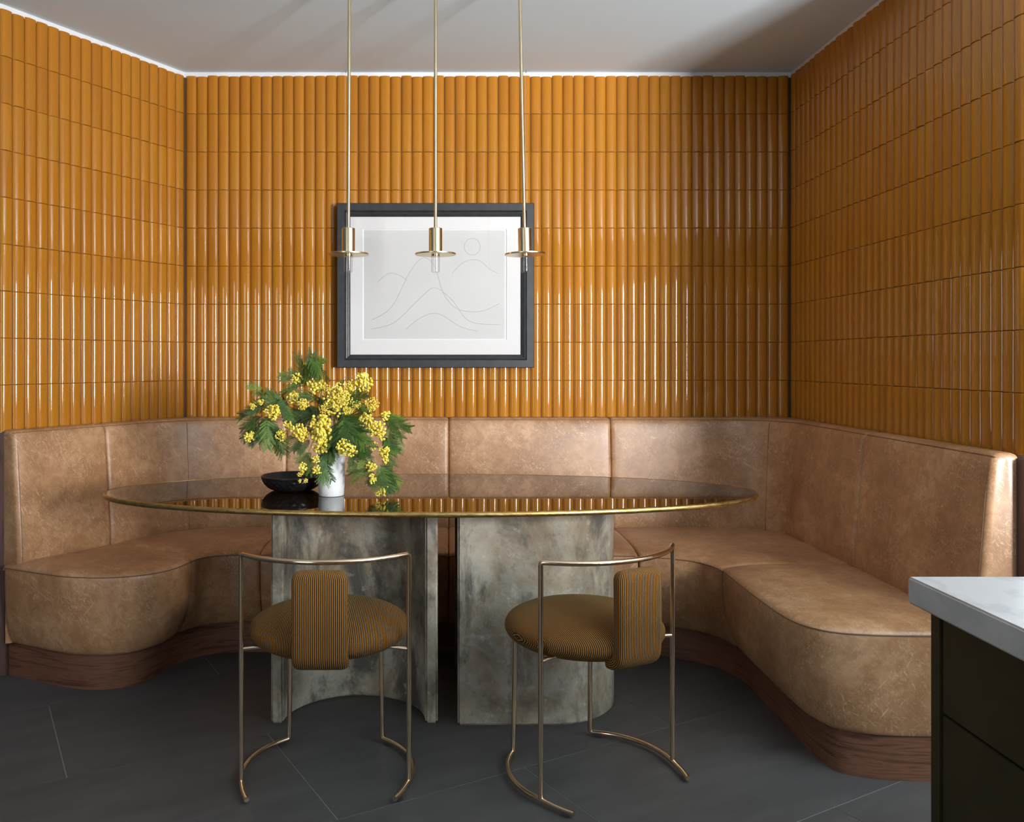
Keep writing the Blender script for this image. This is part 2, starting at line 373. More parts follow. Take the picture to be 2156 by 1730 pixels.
# ------------------------------------------------------------------ curved leather banquette
banq = tag(empty('banquette', (0, 3.9, 0)), 'built-in curved tan leather banquette wrapping the tiled corner on a walnut plinth', 'bench')
INV = Matrix.Translation((0,-3.9,0))
def bq(mb, name, m, parent=banq, **kw):
    o = mb.build(name, m, None, **kw); o.parent = parent
    if parent is banq: o.matrix_parent_inverse = INV
    return o
def catmull(pts, n):
    P = [Vector(p) for p in pts]; out = []
    for i in range(len(P)-1):
        p0 = P[max(i-1,0)]; p1 = P[i]; p2 = P[i+1]; p3 = P[min(i+2,len(P)-1)]
        for k in range(n):
            u = k/n
            out.append(.5*((2*p1) + (-p0+p2)*u + (2*p0-5*p1+4*p2-p3)*u*u + (-p0+3*p1-3*p2+p3)*u**3))
    out.append(P[-1]); return out
class Path:
    def __init__(s, pts):
        s.p = pts; s.L = [0]
        for i in range(1, len(pts)): s.L.append(s.L[-1] + (pts[i]-pts[i-1]).length)
        s.len = s.L[-1]
    def at(s, d):
        d = min(max(d, 0), s.len)
        for i in range(1, len(s.p)):
            if s.L[i] >= d or i == len(s.p)-1:
                u = (d-s.L[i-1])/max(s.L[i]-s.L[i-1], 1e-9); return s.p[i-1].lerp(s.p[i], u)
    def normal(s, d, e=.012):       # to the right of travel = into the room when travelling left to right along the back
        a = s.at(d-e); b_ = s.at(d+e); t_ = (b_-a).normalized(); return Vector((t_.y, -t_.x))
    def near(s, q):
        q = Vector(q); return min(((s.p[i]-q).length, s.L[i]) for i in range(len(s.p)))[1]
def fillet(a, c, b_, r, n=24):
    u = (a-c).normalized(); v = (b_-c).normalized(); ang = u.angle(v); tl = r/math.tan(ang/2)
    cen = c + (u+v).normalized()*(r/math.sin(ang/2)); p = c+u*tl; q = c+v*tl
    a0 = math.atan2(*(p-cen).yx); a1 = math.atan2(*(q-cen).yx)
    da = (a1-a0+math.pi) % (2*math.pi) - math.pi
    return [cen + Vector((math.cos(a0+da*i/n), math.sin(a0+da*i/n)))*r for i in range(n+1)]
def dense(pts, step=.02):
    out = [pts[0]]
    for a, b_ in zip(pts, pts[1:]):
        k = max(1, int((b_-a).length/step))
        out += [a.lerp(b_, (i+1)/k) for i in range(k)]
    return out
G0 = PL0 + nL*.115; GY = 4.085; GX = 1.605
I1 = G0 + dL*((GY-G0.y)/dL.y); I2 = Vector((GX, GY)); G3 = Vector((GX, 2.535))
GP = Path(dense([G0 - dL*.0] + fillet(G0, I1, I2, .42) + fillet(I1, I2, G3, .21) + [G3]))
WALLS = [(PL0 - dL*.3, PL1), (PL1 + Vector((-.01,0)), Vector((XR, YB))), (Vector((XR-.006, YB)), Vector((XR-.006, 2.2)))]
def to_wall(p, d):
    best = .3
    for a, b_ in WALLS:
        e = b_-a; den = d.x*e.y - d.y*e.x
        if abs(den) < 1e-6: continue
        tt = ((a.x-p.x)*e.y - (a.y-p.y)*e.x)/den; uu = ((a.x-p.x)*d.y - (a.y-p.y)*d.x)/den
        if tt > 0 and -.02 <= uu <= 1.02: best = min(best, tt)
    return best
def inset(d, r):
    return 0 if d >= r else r*(1-math.sqrt(max(0, 1-(1-d/r)**2)))
def stations(s0, s1, r, step=.03):
    a = [0, .0015, .004, .008, .013, r]; a = [x for x in a if x <= r]
    mid = max(2, int((s1-s0-2*r)/step))
    return [s0+x for x in a] + [s0+r+(s1-s0-2*r)*(i+1)/mid for i in range(mid-1)] + [s1-x for x in reversed(a)]
sb = [0, GP.near((-1.410,3.715)), GP.near((-.737,GY)), GP.near((.05,GY)), GP.near((.835,GY)), GP.near((GX,3.31)), GP.len]
backs = []
ZT = .976
for i in range(6):
    s0, s1 = sb[i]+.0008, sb[i+1]-.0008; secs = []
    rr = .02
    for s_ in stations(s0, s1, rr):
        p = GP.at(s_); n = GP.normal(s_); dd = min(s_-s0, s1-s_); e = inset(dd, rr)
        free = (i == 0 and s_-s0 < rr) or (i == 5 and s1-s_ < rr)
        e *= 1.0 if free else .62
        puff = .006*math.sin(math.pi*min(1, max(0, (s_-s0)/(s1-s0))))
        tw = max(.07, to_wall(p, -n)-.004)
        # profile: (offset towards wall, z), front bottom -> top -> wall -> bottom
        pr = [(.012+e, .425), (.002+e-puff*.3, .445), (e-puff, .50), (.008+e-puff, .60), (.018+e-puff, .72), (.027+e-puff, .83), (.034+e-puff*.6, .91),
              (.038+e, .945), (.043+e, .960), (.052+e, .970-e*.5), (.064+e, ZT-e), (.08, ZT-e+.001), (max(.1, tw-.012), ZT-e+.001), (tw, ZT-.004-e), (tw, .425)]
        secs.append([Vector((p.x-n.x*o_, p.y-n.y*o_, z)) for o_, z in pr])
    o = bq(MB().loft(secs), 'back_cushion', M_leather, smooth=True); o.data.set_sharp_from_angle(angle=R(60)); backs.append(o)
    # seam piping along the top front edge and down the visible ends
    pts = []
    for s_ in stations(s0+.004, s1-.004, .013):
        p = GP.at(s_); n = GP.normal(s_); e = inset(min(s_-s0, s1-s_), rr)*.62; pts.append(Vector((p.x-n.x*(.047+e), p.y-n.y*(.047+e), .9665-e*.4)))
    bq(MB().tube(pts, .0013, 6), 'top_seam', M_seam, o)
    def vseam(s_, par):
        p = GP.at(s_); n = GP.normal(s_); off = -.006*math.sin(math.pi*(s_-s0)/(s1-s0)) + inset(min(s_-s0, s1-s_), rr) + .0004
        pp = [(.0015, .455), (.0, .50), (.008, .60), (.018, .72), (.027, .83), (.0355, .91), (.041, .945), (.047, .958)]
        bq(MB().tube([Vector((p.x-n.x*(a+off), p.y-n.y*(a+off), z)) for a, z in pp], .0016, 6), 'stitched_seam', M_seam, par)
    if i == 1: vseam(GP.near((-1.195,4.06)), o)
    if i == 4: vseam(GP.near((1.548,4.03)), o)
    if i == 0: vseam(s0+.016, o)
    if i == 5: vseam(s1-.016, o)
# seats: front seam outline (x, y, inward offset of the plinth)
ZS, ZB = .44, .135
F1 = [(-1.706,3.352,.05),(-1.62,3.312,.05),(-1.547,3.276,.05),(-1.47,3.241,.05),(-1.39,3.211,.052),(-1.288,3.197,.056),(-1.21,3.203,.062),(-1.138,3.226,.075),(-1.08,3.265,.09),(-1.035,3.325,.10),(-1.008,3.40,.105),(-.997,3.471,.105)]
F2 = [(-.997,3.471,.105),(-.966,3.525,.10),(-.92,3.557,.10),(-.85,3.574,.10),(-.745,3.577,.10)]
F3 = [(-.745,3.572,.10),(.045,3.562,.10)]
F4 = [(.045,3.562,.10),(.70,3.556,.10),(.832,3.545,.10)]
F5 = [(.832,3.540,.10),(.93,3.515,.10),(1.018,3.471,.10),(1.068,3.41,.10),(1.098,3.318,.10)]
F6 = [(1.100,3.315,.10),(1.095,3.132,.10),(1.093,2.98,.10),(1.092,2.83,.10),(1.099,2.705,.095),(1.116,2.636,.09),(1.145,2.588,.078),(1.18,2.558,.06),(1.225,2.541,.045),(1.303,2.527,.03),(1.40,2.522,.022),(1.56,2.52,.02),(1.705,2.52,.02)]
def back_sub(a, b_, push=.03):
    n = 30; return Path([GP.at(a+(b_-a)*i/n) - GP.normal(a+(b_-a)*i/n)*push for i in range(n+1)])
SB = [Path([Vector((-1.708,3.375)), GP.at(.05)-GP.normal(.05)*.03] + [GP.at(sb[1]*k/8)-GP.normal(sb[1]*k/8)*.03 for k in range(2, 9)]),
      back_sub(sb[1], sb[2]), back_sub(sb[2], sb[3]), back_sub(sb[3], sb[4]), back_sub(sb[4], sb[5]), back_sub(sb[5], sb[6])]
plinth_line = []
for i, Fp in enumerate((F1,F2,F3,F4,F5,F6)):
    c3 = catmull(Fp, 8 if len(Fp) > 2 else 20)
    FP = Path([Vector((p.x, p.y)) for p in c3]); offs = [p.z for p in c3]
    def off_at(d):
        for k in range(1, len(FP.L)):
            if FP.L[k] >= d - 1e-9: return offs[k-1] + (offs[k]-offs[k-1])*(d-FP.L[k-1])/max(1e-9, FP.L[k]-FP.L[k-1])
        return offs[-1]
    rr = .02; secs = []; L = FP.len; seam = []; stt = stations(.0008, L-.0008, rr, .025)
    for s_ in stt:
        f = FP.at(s_); n = FP.normal(s_); dd = min(s_, L-s_); e = inset(max(dd-.0008, 0), rr)*.6
        bpt = SB[i].at(SB[i].len*s_/L); of = off_at(s_)
        v = bpt-f; pr = []
        pr.append(Vector((bpt.x, bpt.y, ZB))); pr.append(Vector((bpt.x, bpt.y, ZS+.012-e)))
        vl = v.length
        for u in (.88, .7, .5, .32, .2, .11, .055, .022):
            q = f + v*u; dfr = vl*u
            z = ZS + .028*math.sqrt(max(0, 1-(1-min(1, dfr/.20))**2)) - .008*max(0, (u-.6)/.4)
            pr.append(Vector((q.x, q.y, z-e)))
        pr.append(Vector((f.x-n.x*(.002+e), f.y-n.y*(.002+e), ZS-e)))
        seam.append(Vector((f.x-n.x*(e+.001), f.y-n.y*(e+.001), ZS-.001-e)))
        for k, z in ((.0, .425), (-.004, .39), (.03, .32), (.16, .25), (.42, .19), (.70, .15), (.85, .138), (1.0, ZB)):
            o_ = of*k*.8 + e; pr.append(Vector((f.x-n.x*o_, f.y-n.y*o_, z)))
        secs.append(pr)
        if i == 0 or s_ > .03: plinth_line.append(f - n*of)
    o = bq(MB().loft(secs), 'seat_cushion', M_leather, smooth=True); o.data.set_sharp_from_angle(angle=R(65))
    bq(MB().tube(seam, .0022, 6), 'piping', M_seam, o)
# plinth: follows the seat outline
pl = []
for p in plinth_line:
    if not pl or (p-pl[-1]).length > .012: pl.append(p)
rear = [GP.at(GP.len*k/60) for k in range(61)]
pl.insert(0, Vector((-1.714, pl[0].y+.016)))
PP = Path(pl); secs = []
for k in range(141):
    d_ = PP.len*k/140; p = PP.at(d_); q = p - PP.normal(d_, .03)*.03
    secs.append([Vector((p.x, p.y, 0)), Vector((q.x, q.y, 0)), Vector((q.x, q.y, ZB+.012)), Vector((p.x, p.y, ZB+.012))])
bq(MB().loft(secs), 'plinth', M_walnut, smooth=True)

# ------------------------------------------------------------------ table
TC = Vector((-.025, 3.115)); TA, TB_, TZ = 1.180, .455, .780
table = tag(empty('dining_table', (TC.x, TC.y, 0)), 'oval smoked glass dining table with brass rim on two curved concrete pedestals', 'table')
TI = Matrix.Translation((-TC.x, -TC.y, 0))
def tpart(o): o.parent = table; o.matrix_parent_inverse = TI; return o
NE = 160
def ell(a, b_, z): return [Vector((TC.x+a*math.cos(2*math.pi*k/NE), TC.y+b_*math.sin(2*math.pi*k/NE), z)) for k in range(NE)]
RIMH = .018
b = MB(); b.add(ell(TA-.006, TB_-.006, TZ-.001)+ell(TA-.006, TB_-.006, TZ-RIMH+.001), [tuple(range(NE)), tuple(range(2*NE-1, NE-1, -1))] + [(k,(k+1)%NE,NE+(k+1)%NE,NE+k) for k in range(NE)])
tpart(b.build('glass_top', M_glass_top))
b = MB(); prof = [(-.0055, TZ-.0009)] + [(-.004+.008*math.cos(a), TZ-RIMH/2+RIMH/2*math.sin(a)) for a in [R(90-180*k/10) for k in range(11)]] + [(-.0055, TZ-RIMH+.0009)]
m_ = len(prof); V = []; F = []
for k in range(NE):
    a = 2*math.pi*k/NE
    nx, ny = math.cos(a)*TB_, math.sin(a)*TA; q = math.hypot(nx, ny)
    for d_, z in prof: V.append((TC.x+TA*math.cos(a)+nx/q*d_, TC.y+TB_*math.sin(a)+ny/q*d_, z))
for k in range(NE):
    for i in range(m_): F.append((k*m_+i, k*m_+(i+1)%m_, ((k+1)%NE)*m_+(i+1)%m_, ((k+1)%NE)*m_+i))
b.add(V, F); tpart(b.build('brass_rim', M_rim, smooth=True))
def pedestal(poly):
    b = MB().prism(poly, 0, TZ-RIMH); o = tpart(b.build('pedestal', M_conc, bevel=.007, seg=3)); return o
cx, cy, ri, ro = -.2885, 2.948, .245, .288
outer = [(cx+ro*math.cos(R(a)), cy+ro*math.sin(R(a))) for a in range(0, 181, 5)]
inner = [(cx+ri*math.cos(R(a)), cy+ri*math.sin(R(a))) for a in range(180, -1, -5)]
pedestal(outer+inner)
cx, cy, ro, ri = .395, 3.188, .256, .21
p_out = [(.068, cy-ro)] + [(cx+ro*math.cos(R(a)), cy+ro*math.sin(R(a))) for a in range(-90, 91, 5)] + [(.068, cy+ro)]
p_in = [(.068, cy+ri)] + [(cx+ri*math.cos(R(a)), cy+ri*math.sin(R(a))) for a in range(90, -91, -5)] + [(.068, cy-ri)]
pedestal(p_out+p_in)

# ------------------------------------------------------------------ chairs
CR = .258
def pol(a, r=CR): return (r*math.cos(R(a)), r*math.sin(R(a)))
def bend(pts, r=.02, n=6):
    P = [Vector(p) for p in pts]; out = [P[0]]
    for i in range(1, len(P)-1):
        a = (P[i-1]-P[i]); c = (P[i+1]-P[i]); la, lc = a.length, c.length; d = min(r, la*.45, lc*.45)
        p = P[i]+a.normalized()*d; q = P[i]+c.normalized()*d
        for k in range(n+1):
            u = k/n; out.append(p*(1-u)**2 + P[i]*2*u*(1-u) + q*u*u)
    out.append(P[-1]); return out
TR = .0075; HC = .684
def set_stripe(o, fn):
    at_ = o.data.attributes.new('stripe', 'FLOAT', 'POINT')
    for i, v in enumerate(o.data.vertices): at_.data[i].value = fn(i, v) + 1.0
def make_chair(loc, rz, label):
    c = tag(empty('dining_chair', loc, rz), label, 'chair', 'brass dining chairs at the table')
    # back frame: upright, curved rail, upright
    au = 197.5; ux, uy = pol(au); zf = .020
    rx, sag = abs(ux), .105
    Rr = (rx*rx+sag*sag)/(2*sag); cyr = uy-sag+Rr; am = math.asin(rx/Rr)
    rail = [(Rr*math.sin(-am+2*am*k/24), cyr-Rr*math.cos(-am+2*am*k/24), HC) for k in range(25)]
    pts = bend([(ux, uy, zf)] + rail[:1] + rail[1:2], .022, 6)[:-1] + [Vector(q) for q in rail[2:-2]] + bend([rail[-2], rail[-1], (-ux, uy, zf)], .022, 6)[1:]
    MB().tube(pts, TR, 12).build('back_frame', M_cbrass, c, smooth=True)
    for sgn in (1, -1):
        arc = []
        for k in range(25):
            a = -41 + (54+41)*k/24; x, y = pol(a, CR + (.018*max(0, (-a-17)/24)**1.5)); arc.append((sgn*x, y, .0165))
        x, y = arc[-1][0], arc[-1][1]; top = (x*.97, y*.97, .40)
        p2 = [Vector(q) for q in arc[:-2]] + bend([arc[-2], arc[-1], top], .03, 7)[1:]
        leg = MB().tube(p2, TR, 12).build('leg', M_cbrass, c, smooth=True)
        for a in (-36, 48):
            x, y = pol(a, CR + (.018*max(0, (-a-17)/24)**1.5)); th = R(a)+math.pi/2
            f = MB().box(-.011, .011, -.0095, .0095, 0, .012); mt = Matrix.Translation((sgn*x, y, 0)) @ Matrix.Rotation(th if sgn > 0 else math.pi-th, 4, 'Z')
            f.v = [mt @ v for v in f.v]; f.build('foot_pad', M_clearfoot, leg, bevel=.002)
        x0, y0 = sgn*abs(ux), uy
        MB().tube([(x0, y0, .405), (x0*.8, y0+.008, .408), (x0*.62, y0+.014, .412)], .006, 10).build('seat_bracket', M_cbrass, c, smooth=True)
    # round cushion
    prof = []; a_, c_ = .243, .064
    for k in range(25):
        th = -math.pi/2 + math.pi*k/24; cs, sn = math.cos(th), math.sin(th)
        prof.append((a_*abs(cs)**.80 if k not in (0, 24) else 0.0004, .437 + c_*math.copysign(abs(sn)**.9, sn)))
    b = MB().lathe(prof, 64, (0, .045)); so = b.build('seat', M_stripe, c, smooth=True)
    set_stripe(so, lambda i, v: a_*1.03*math.asin(max(-1, min(1, v.co.x/(a_*1.03)))))
    # upholstered back pad curling under the seat
    hw = .0785; path = [(y+.040, z) for y, z in ((-.185, .398), (-.208, .399), (-.226, .406), (-.237, .420), (-.240, .445), (-.241, .50), (-.241, .58), (-.240, .635), (-.239, .666))]
    pts = catmull([Vector((0, y, z)) for y, z in path], 5); secs = []; th_ = .024; N = len(pts)
    Lc = [0]
    for i in range(1, N): Lc.append(Lc[-1]+(pts[i]-pts[i-1]).length)
    for i, p in enumerate(pts):
        tg = (pts[min(i+1,N-1)]-pts[max(i-1,0)]).normalized(); nn = Vector((0, -tg.z, tg.y))   # away from the seat (rearwards / down)
        dtop = Lc[-1]-Lc[i]; e = inset(dtop, .03); t2 = th_*(1 if dtop > .02 else math.sqrt(max(.02, 1-(1-dtop/.02)**2)))
        e2 = inset(Lc[i], .012)
        W = hw-e*.9-e2; sec = []
        for k in range(20):
            a = 2*math.pi*k/20; ca, sa = math.cos(a), math.sin(a)
            sec.append(p + Vector((W*math.copysign(abs(ca)**.28, ca), 0, 0)) + nn*(t2*math.copysign(abs(sa)**.6, sa)*.9))
        secs.append(sec)
    pad = MB().loft(secs).build('back_pad', M_stripe, c, smooth=True); pad.data.set_sharp_from_angle(angle=R(75))
    nom = []; 
    for k in range(21):
        a = 2*math.pi*k/20; ca, sa = math.cos(a), math.sin(a); nom.append(Vector((hw*math.copysign(abs(ca)**.28, ca), th_*math.copysign(abs(sa)**.6, sa)*.9)))
    cum = [0]
    for k in range(20): cum.append(cum[-1]+(nom[k+1]-nom[k]).length)
    back = cum[5]; per = cum[20]                      # middle of the outer face
    set_stripe(pad, lambda i, v: (cum[i%20]-back) if i%20 <= 15 else cum[i%20]-back-per)
    return c
make_chair((-.332, 2.588, 0), R(.6), 'brass tube chair with striped cushion squarely facing the hollow concrete pedestal')
make_chair((.470, 2.590, 0), R(28), 'brass tube chair with striped cushion turned at an angle before the convex pedestal')

# ------------------------------------------------------------------ pendants
PY = 3.11; PK = PY/3.30
for px, topx in ((733.5, 735.5), (917, 917), (1105.5, 1094.5)):
    p = at(px, 536, PY)
    dx = (topx-px)/536.0; zt = CEIL
    lean = math.atan2(dx*1.0, 1.0)
    c = empty('pendant_light', (p.x + math.tan(lean)*(CEIL-p.z), PY, CEIL)); c.rotation_euler = (0, lean, 0)
    tag(c, 'slim brass pendant with disc and clear glass tube hanging above the table', 'pendant light', 'brass pendants over the table')
    h = (CEIL-p.z)/math.cos(lean); K = lambda prof: [(r_*PK, -h+z*PK) for r_, z in prof]
    MB().tube([(0,0,-.02), (0,0,-h+.09)], .0066*PK, 14).build('rod', M_brass, c, smooth=True)
    MB().lathe([(0,-.0005),(.045,-.0005),(.045,-.018),(.040,-.022),(0,-.022)], 32).build('canopy', M_brass, c, smooth=True)
    MB().lathe(K([(0,.102),(.0238,.102),(.0258,.100),(.0258,.004),(0,.004)]), 40).build('socket', M_brass, c, smooth=True)
    MB().lathe(K([(.012,.005),(.078,.005),(.079,.004),(.079,0),(.078,-.001),(.012,-.001)]), 64).build('disc', M_brass, c, smooth=True)
    MB().lathe(K([(0,0),(.0155,0),(.0155,-.005),(.0145,-.006),(0,-.006)]), 24).build('lamp_holder', M_brass, c, smooth=True)
    MB().lathe(K([(.0158,-.004),(.0168,-.004),(.0168,-.064),(.0160,-.068),(.0130,-.069),(.0005,-.069),(.0005,-.067),(.0125,-.067),(.0150,-.062),(.0158,-.004)]), 32).build('glass_tube', M_tubeglass, c, smooth=True)

# ------------------------------------------------------------------ framed drawing
FY = 4.150
fa, fb = at(709, 427, FY), at(1125, 774, FY)
fw, fh = fb.x-fa.x, fa.z-fb.z; fc = (fa+fb)/2
pic = tag(empty('framed_picture', (fc.x, FY+.045, fb.z)), 'black moulded wooden frame holding a pale line drawing with a wide ivory mat', 'picture')
prof = [(0, .045), (0, .004), (.003, 0), (.036, 0), (.039, .003), (.041, .008), (.045, .006), (.050, .008), (.053, .014), (.060, .017), (.064, .021), (.064, .045)]
W2 = fw/2
cor = [(-W2, 0), (W2, 0), (W2, fh), (-W2, fh)]; inw = [(1,1),(-1,1),(-1,-1),(1,-1)]
for k in range(4):
    k2 = (k+1) % 4
    s1 = [Vector((cor[k][0]+inw[k][0]*u, -.045+d, cor[k][1]+inw[k][1]*u)) for u, d in prof]
    s2 = [Vector((cor[k2][0]+inw[k2][0]*u, -.045+d, cor[k2][1]+inw[k2][1]*u)) for u, d in prof]
    o = MB().loft([s1, s2]).build('frame_rail', M_frame, pic, smooth=True); o.data.set_sharp_from_angle(angle=R(30))
iw = W2-.062
def rect_ring(x0,x1,z0,z1, x2,x3,z2,z3, y0, y1):
    return MB().add([(x0,y0,z0),(x1,y0,z0),(x1,y0,z1),(x0,y0,z1),(x2,y1,z2),(x3,y1,z2),(x3,y1,z3),(x2,y1,z3)], [(0,1,5,4),(1,2,6,5),(2,3,7,6),(3,0,4,7)])
wl, wr = at(764,0,FY+.03).x-fc.x, at(1067,0,FY+.03).x-fc.x
zt_, zb_ = at(0,482,FY+.03).z-fb.z, at(0,716,FY+.03).z-fb.z
b = MB(); ym = -.021
b.v = []; rr_ = rect_ring(-iw, iw, .062, fh-.062, wl, wr, zb_, zt_, ym, ym); b.add(rr_.v, rr_.f)
rr_ = rect_ring(-iw, iw, .062, fh-.062, wl, wr, zb_, zt_, ym+.003, ym+.003); b.add(rr_.v, rr_.f)
b.build('mat_board', M_matb, pic)
rect_ring(wl, wr, zb_, zt_, wl+.004, wr-.004, zb_+.004, zt_-.004, ym-.0004, ym+.004).build('mat_bevel', M_bev, pic)
MB().box(wl-.01, wr+.01, ym+.0042, ym+.0055, zb_-.01, zt_+.01).build('mat_backing', M_bev, pic)
MB().box(wl+.006, wr-.010, ym+.0030, ym+.0042, zb_+.006, zt_-.006).build('paper', M_paper, pic)
MB().box(-iw, iw, ym-.006, ym-.004, .062, fh-.062).build('glass_pane', M_pane, pic)
# plain stand-in drawing: loose flowing contour lines
pw_, ph_ = wr-wl, zt_-zb_
curves = [[(.06,.18),(.2,.30),(.33,.62),(.42,.74),(.5,.66),(.56,.42),(.66,.28),(.82,.26),(.95,.33)],
          [(.06,.10),(.22,.16),(.4,.38),(.5,.47),(.62,.36),(.74,.17),(.95,.14)],
          [(.30,.10),(.40,.20),(.52,.24),(.68,.12),(.8,.08)],
          [(.62,.60),(.70,.70),(.80,.72),(.88,.64),(.94,.60)], [(.10,.52),(.18,.60),(.26,.58),(.31,.53)]]
circ = [(.76+.055*math.cos(R(a)), .84+.075*math.sin(R(a))) for a in range(0, 361, 15)]
for cv in curves + [circ]:
    pts = catmull([Vector((wl+pw_*x, ym+.0029, zb_+ph_*z)) for x, z in cv], 8)
    MB().tube(pts, .0007, 4).build('drawn_line', M_ink, pic)
for px in (727, 1106):
    x = at(px, 0, FY+.04).x-fc.x
    MB().tube([(x, -.004, fh-.02), (x, -.004, CEIL-.012-fb.z)], .0005, 5).build('hanging_wire', M_wire, pic)
    MB().tube([(x, -.004, CEIL-.013-fb.z), (x+.004, -.006, CEIL-.012-fb.z), (x+.003, -.01, CEIL-.001-fb.z)], .0014, 6).build('ceiling_hook', M_hook, pic)

# ------------------------------------------------------------------ things on the table
vx, vy, vh = -.374, 3.002, .172
vase = MB().lathe([(0,0),(.0425,0),(.0442,.002),(.0456,.03),(.0478,.1),(.0497,vh-.002),(.0488,vh),(.045,vh),(.0437,vh-.004),(.041,.05),(.037,.012),(0,.012)], 56).build('vase', M_vase, smooth=True)
vase.location = (vx, vy, TZ)
tag(vase, 'tapered white marble vase holding yellow mimosa branches', 'vase')
bowl = tag(empty('bowl', (-.531, 3.125, TZ)), 'shallow black wooden bowl with hand-carved facets beside the white vase', 'bowl')
rng = random.Random(4)
prof = [(0,0),(.050,0),(.074,.0035),(.094,.015),(.107,.031),(.1125,.046),(.1135,.053)]
pp = catmull([Vector((r_, z, 0)) for r_, z in prof], 5)
seg = 72; V = []; F = []; n = len(pp); cent = []
rowsf = 5
for rw in range(rowsf):
    for q in range(26): cent.append(((q+.5*(rw%2)+rng.uniform(-.15,.15))/26*2*math.pi, .004+rw*.0125+rng.uniform(-.002,.002)))
for k in range(seg*2):
    a = 2*math.pi*k/(seg*2)
    for i, p in enumerate(pp):
        r_, z = p.x, p.y; dent = 0
        if r_ > .052 and z < .049:
            best = min(((((a-ca+math.pi)%(2*math.pi)-math.pi)*.1)**2 + ((z-cz)*1.25)**2) for ca, cz in cent)
            dent = .0032*max(0, 1-best/(.0100**2))
        V.append(((r_-dent)*math.cos(a), (r_-dent)*math.sin(a), z))
for k in range(seg*2):
    k2 = (k+1)%(seg*2)
    for i in range(n-1): F.append((k*n+i, k2*n+i, k2*n+i+1, k*n+i+1))
MB().add(V, F).build('shell', M_bowl, bowl, smooth=True)
MB().lathe([(.1135,.053),(.1125,.0545),(.1085,.0545),(.1075,.053)], 72).build('lip', M_bowl_lip, bowl, smooth=True)
MB().lathe([(.1075,.053),(.104,.043),(.096,.028),(.080,.015),(.056,.0095),(0,.009)], 72).build('hollow', M_bowl_in, bowl, smooth=True)

# mimosa bouquet
bq_o = tag(empty('mimosa_bouquet', (vx, vy, TZ+.16)), 'loose bouquet of yellow mimosa blossom and feathery green leaves in the white vase', 'flowers')
BO = Vector((vx, vy, TZ+.16))
def zp(x, y, dy): return at(480+x/4.5525, 720+y/4.5525, vy+dy) - BO
rng = random.Random(11)
def frond_mesh(seed, wide, curl):
    r = random.Random(seed); b = MB(); npair = 11
    ax = lambda u: Vector((.05*math.sin(u*2+seed), u, -curl*u*u))
    b.tube([ax(k/8) for k in range(9)], [.009*(1-.7*k/8) for k in range(9)], 4)
    for i in range(npair):
        u = .08+.90*i/npair; ln = wide*(math.sin(math.pi*(.20+.66*u))**.8)*r.uniform(.85,1.12)
        for sg in (-1, 1):
            base = ax(u); ang = R(46-20*u + r.uniform(-9,9)); d = Vector((sg*math.sin(ang), math.cos(ang), -.2*curl+r.uniform(-.16,.16))).normalized()
            nl = 15; side = Vector((0,0,1)).cross(d).normalized()
            for k in range(nl):
                v = (k+.8)/nl; c = base + d*(ln*v) + Vector((0,0,-.30*curl*ln*v*v)); l = .043*(1-.4*v)*r.uniform(.8,1.1)
                for s2 in (-1, 1):
                    e = side*s2*l + d*l*.6; hw = d*.0095
                    b.add([c-hw*.5, c+e*.5-hw, c+e, c+e*.5+hw, c+hw*.5], [(0,1,2,3,4)])
            b.add([base, base+d*ln+Vector((0,0,-.30*curl*ln)), base+d*ln*.5+side*.006+Vector((0,0,-.075*curl*ln))], [(0,1,2)])
    me = mesh(b.v, b.f); me.materials.append(M_leaf); return me
FR = [frond_mesh(s, wd, cu) for s, wd, cu in ((1,.36,.15),(2,.42,.3),(3,.32,.45),(4,.46,.1),(5,.38,.6))]
def frond(x0, y0, x1, y1, dy0=0, dy1=0, width=1.0):
    p, q = zp(x0, y0, dy0), zp(x1, y1, dy1); d = q-p; L = d.length*1.06
    o = link('leaf_frond', FR[rng.randrange(5)], None, bq_o)
    y = d.normalized(); face = Vector((rng.uniform(-.7,.7), -1, rng.uniform(.1,.9)))
    z = (face - y*face.dot(y)).normalized(); x = y.cross(z)
    m = Matrix((x, y, z)).transposed().to_4x4(); sw = L*width if L > .035 else .035*width
    mm = Matrix.Translation(p) @ m @ Matrix.Diagonal((sw, L, L, 1))
    lo = min((mm @ v.co).z for v in o.data.vertices) + .16
    if lo < .006: mm = Matrix.Translation((0, 0, .006-lo)) @ mm
    o.matrix_local = mm
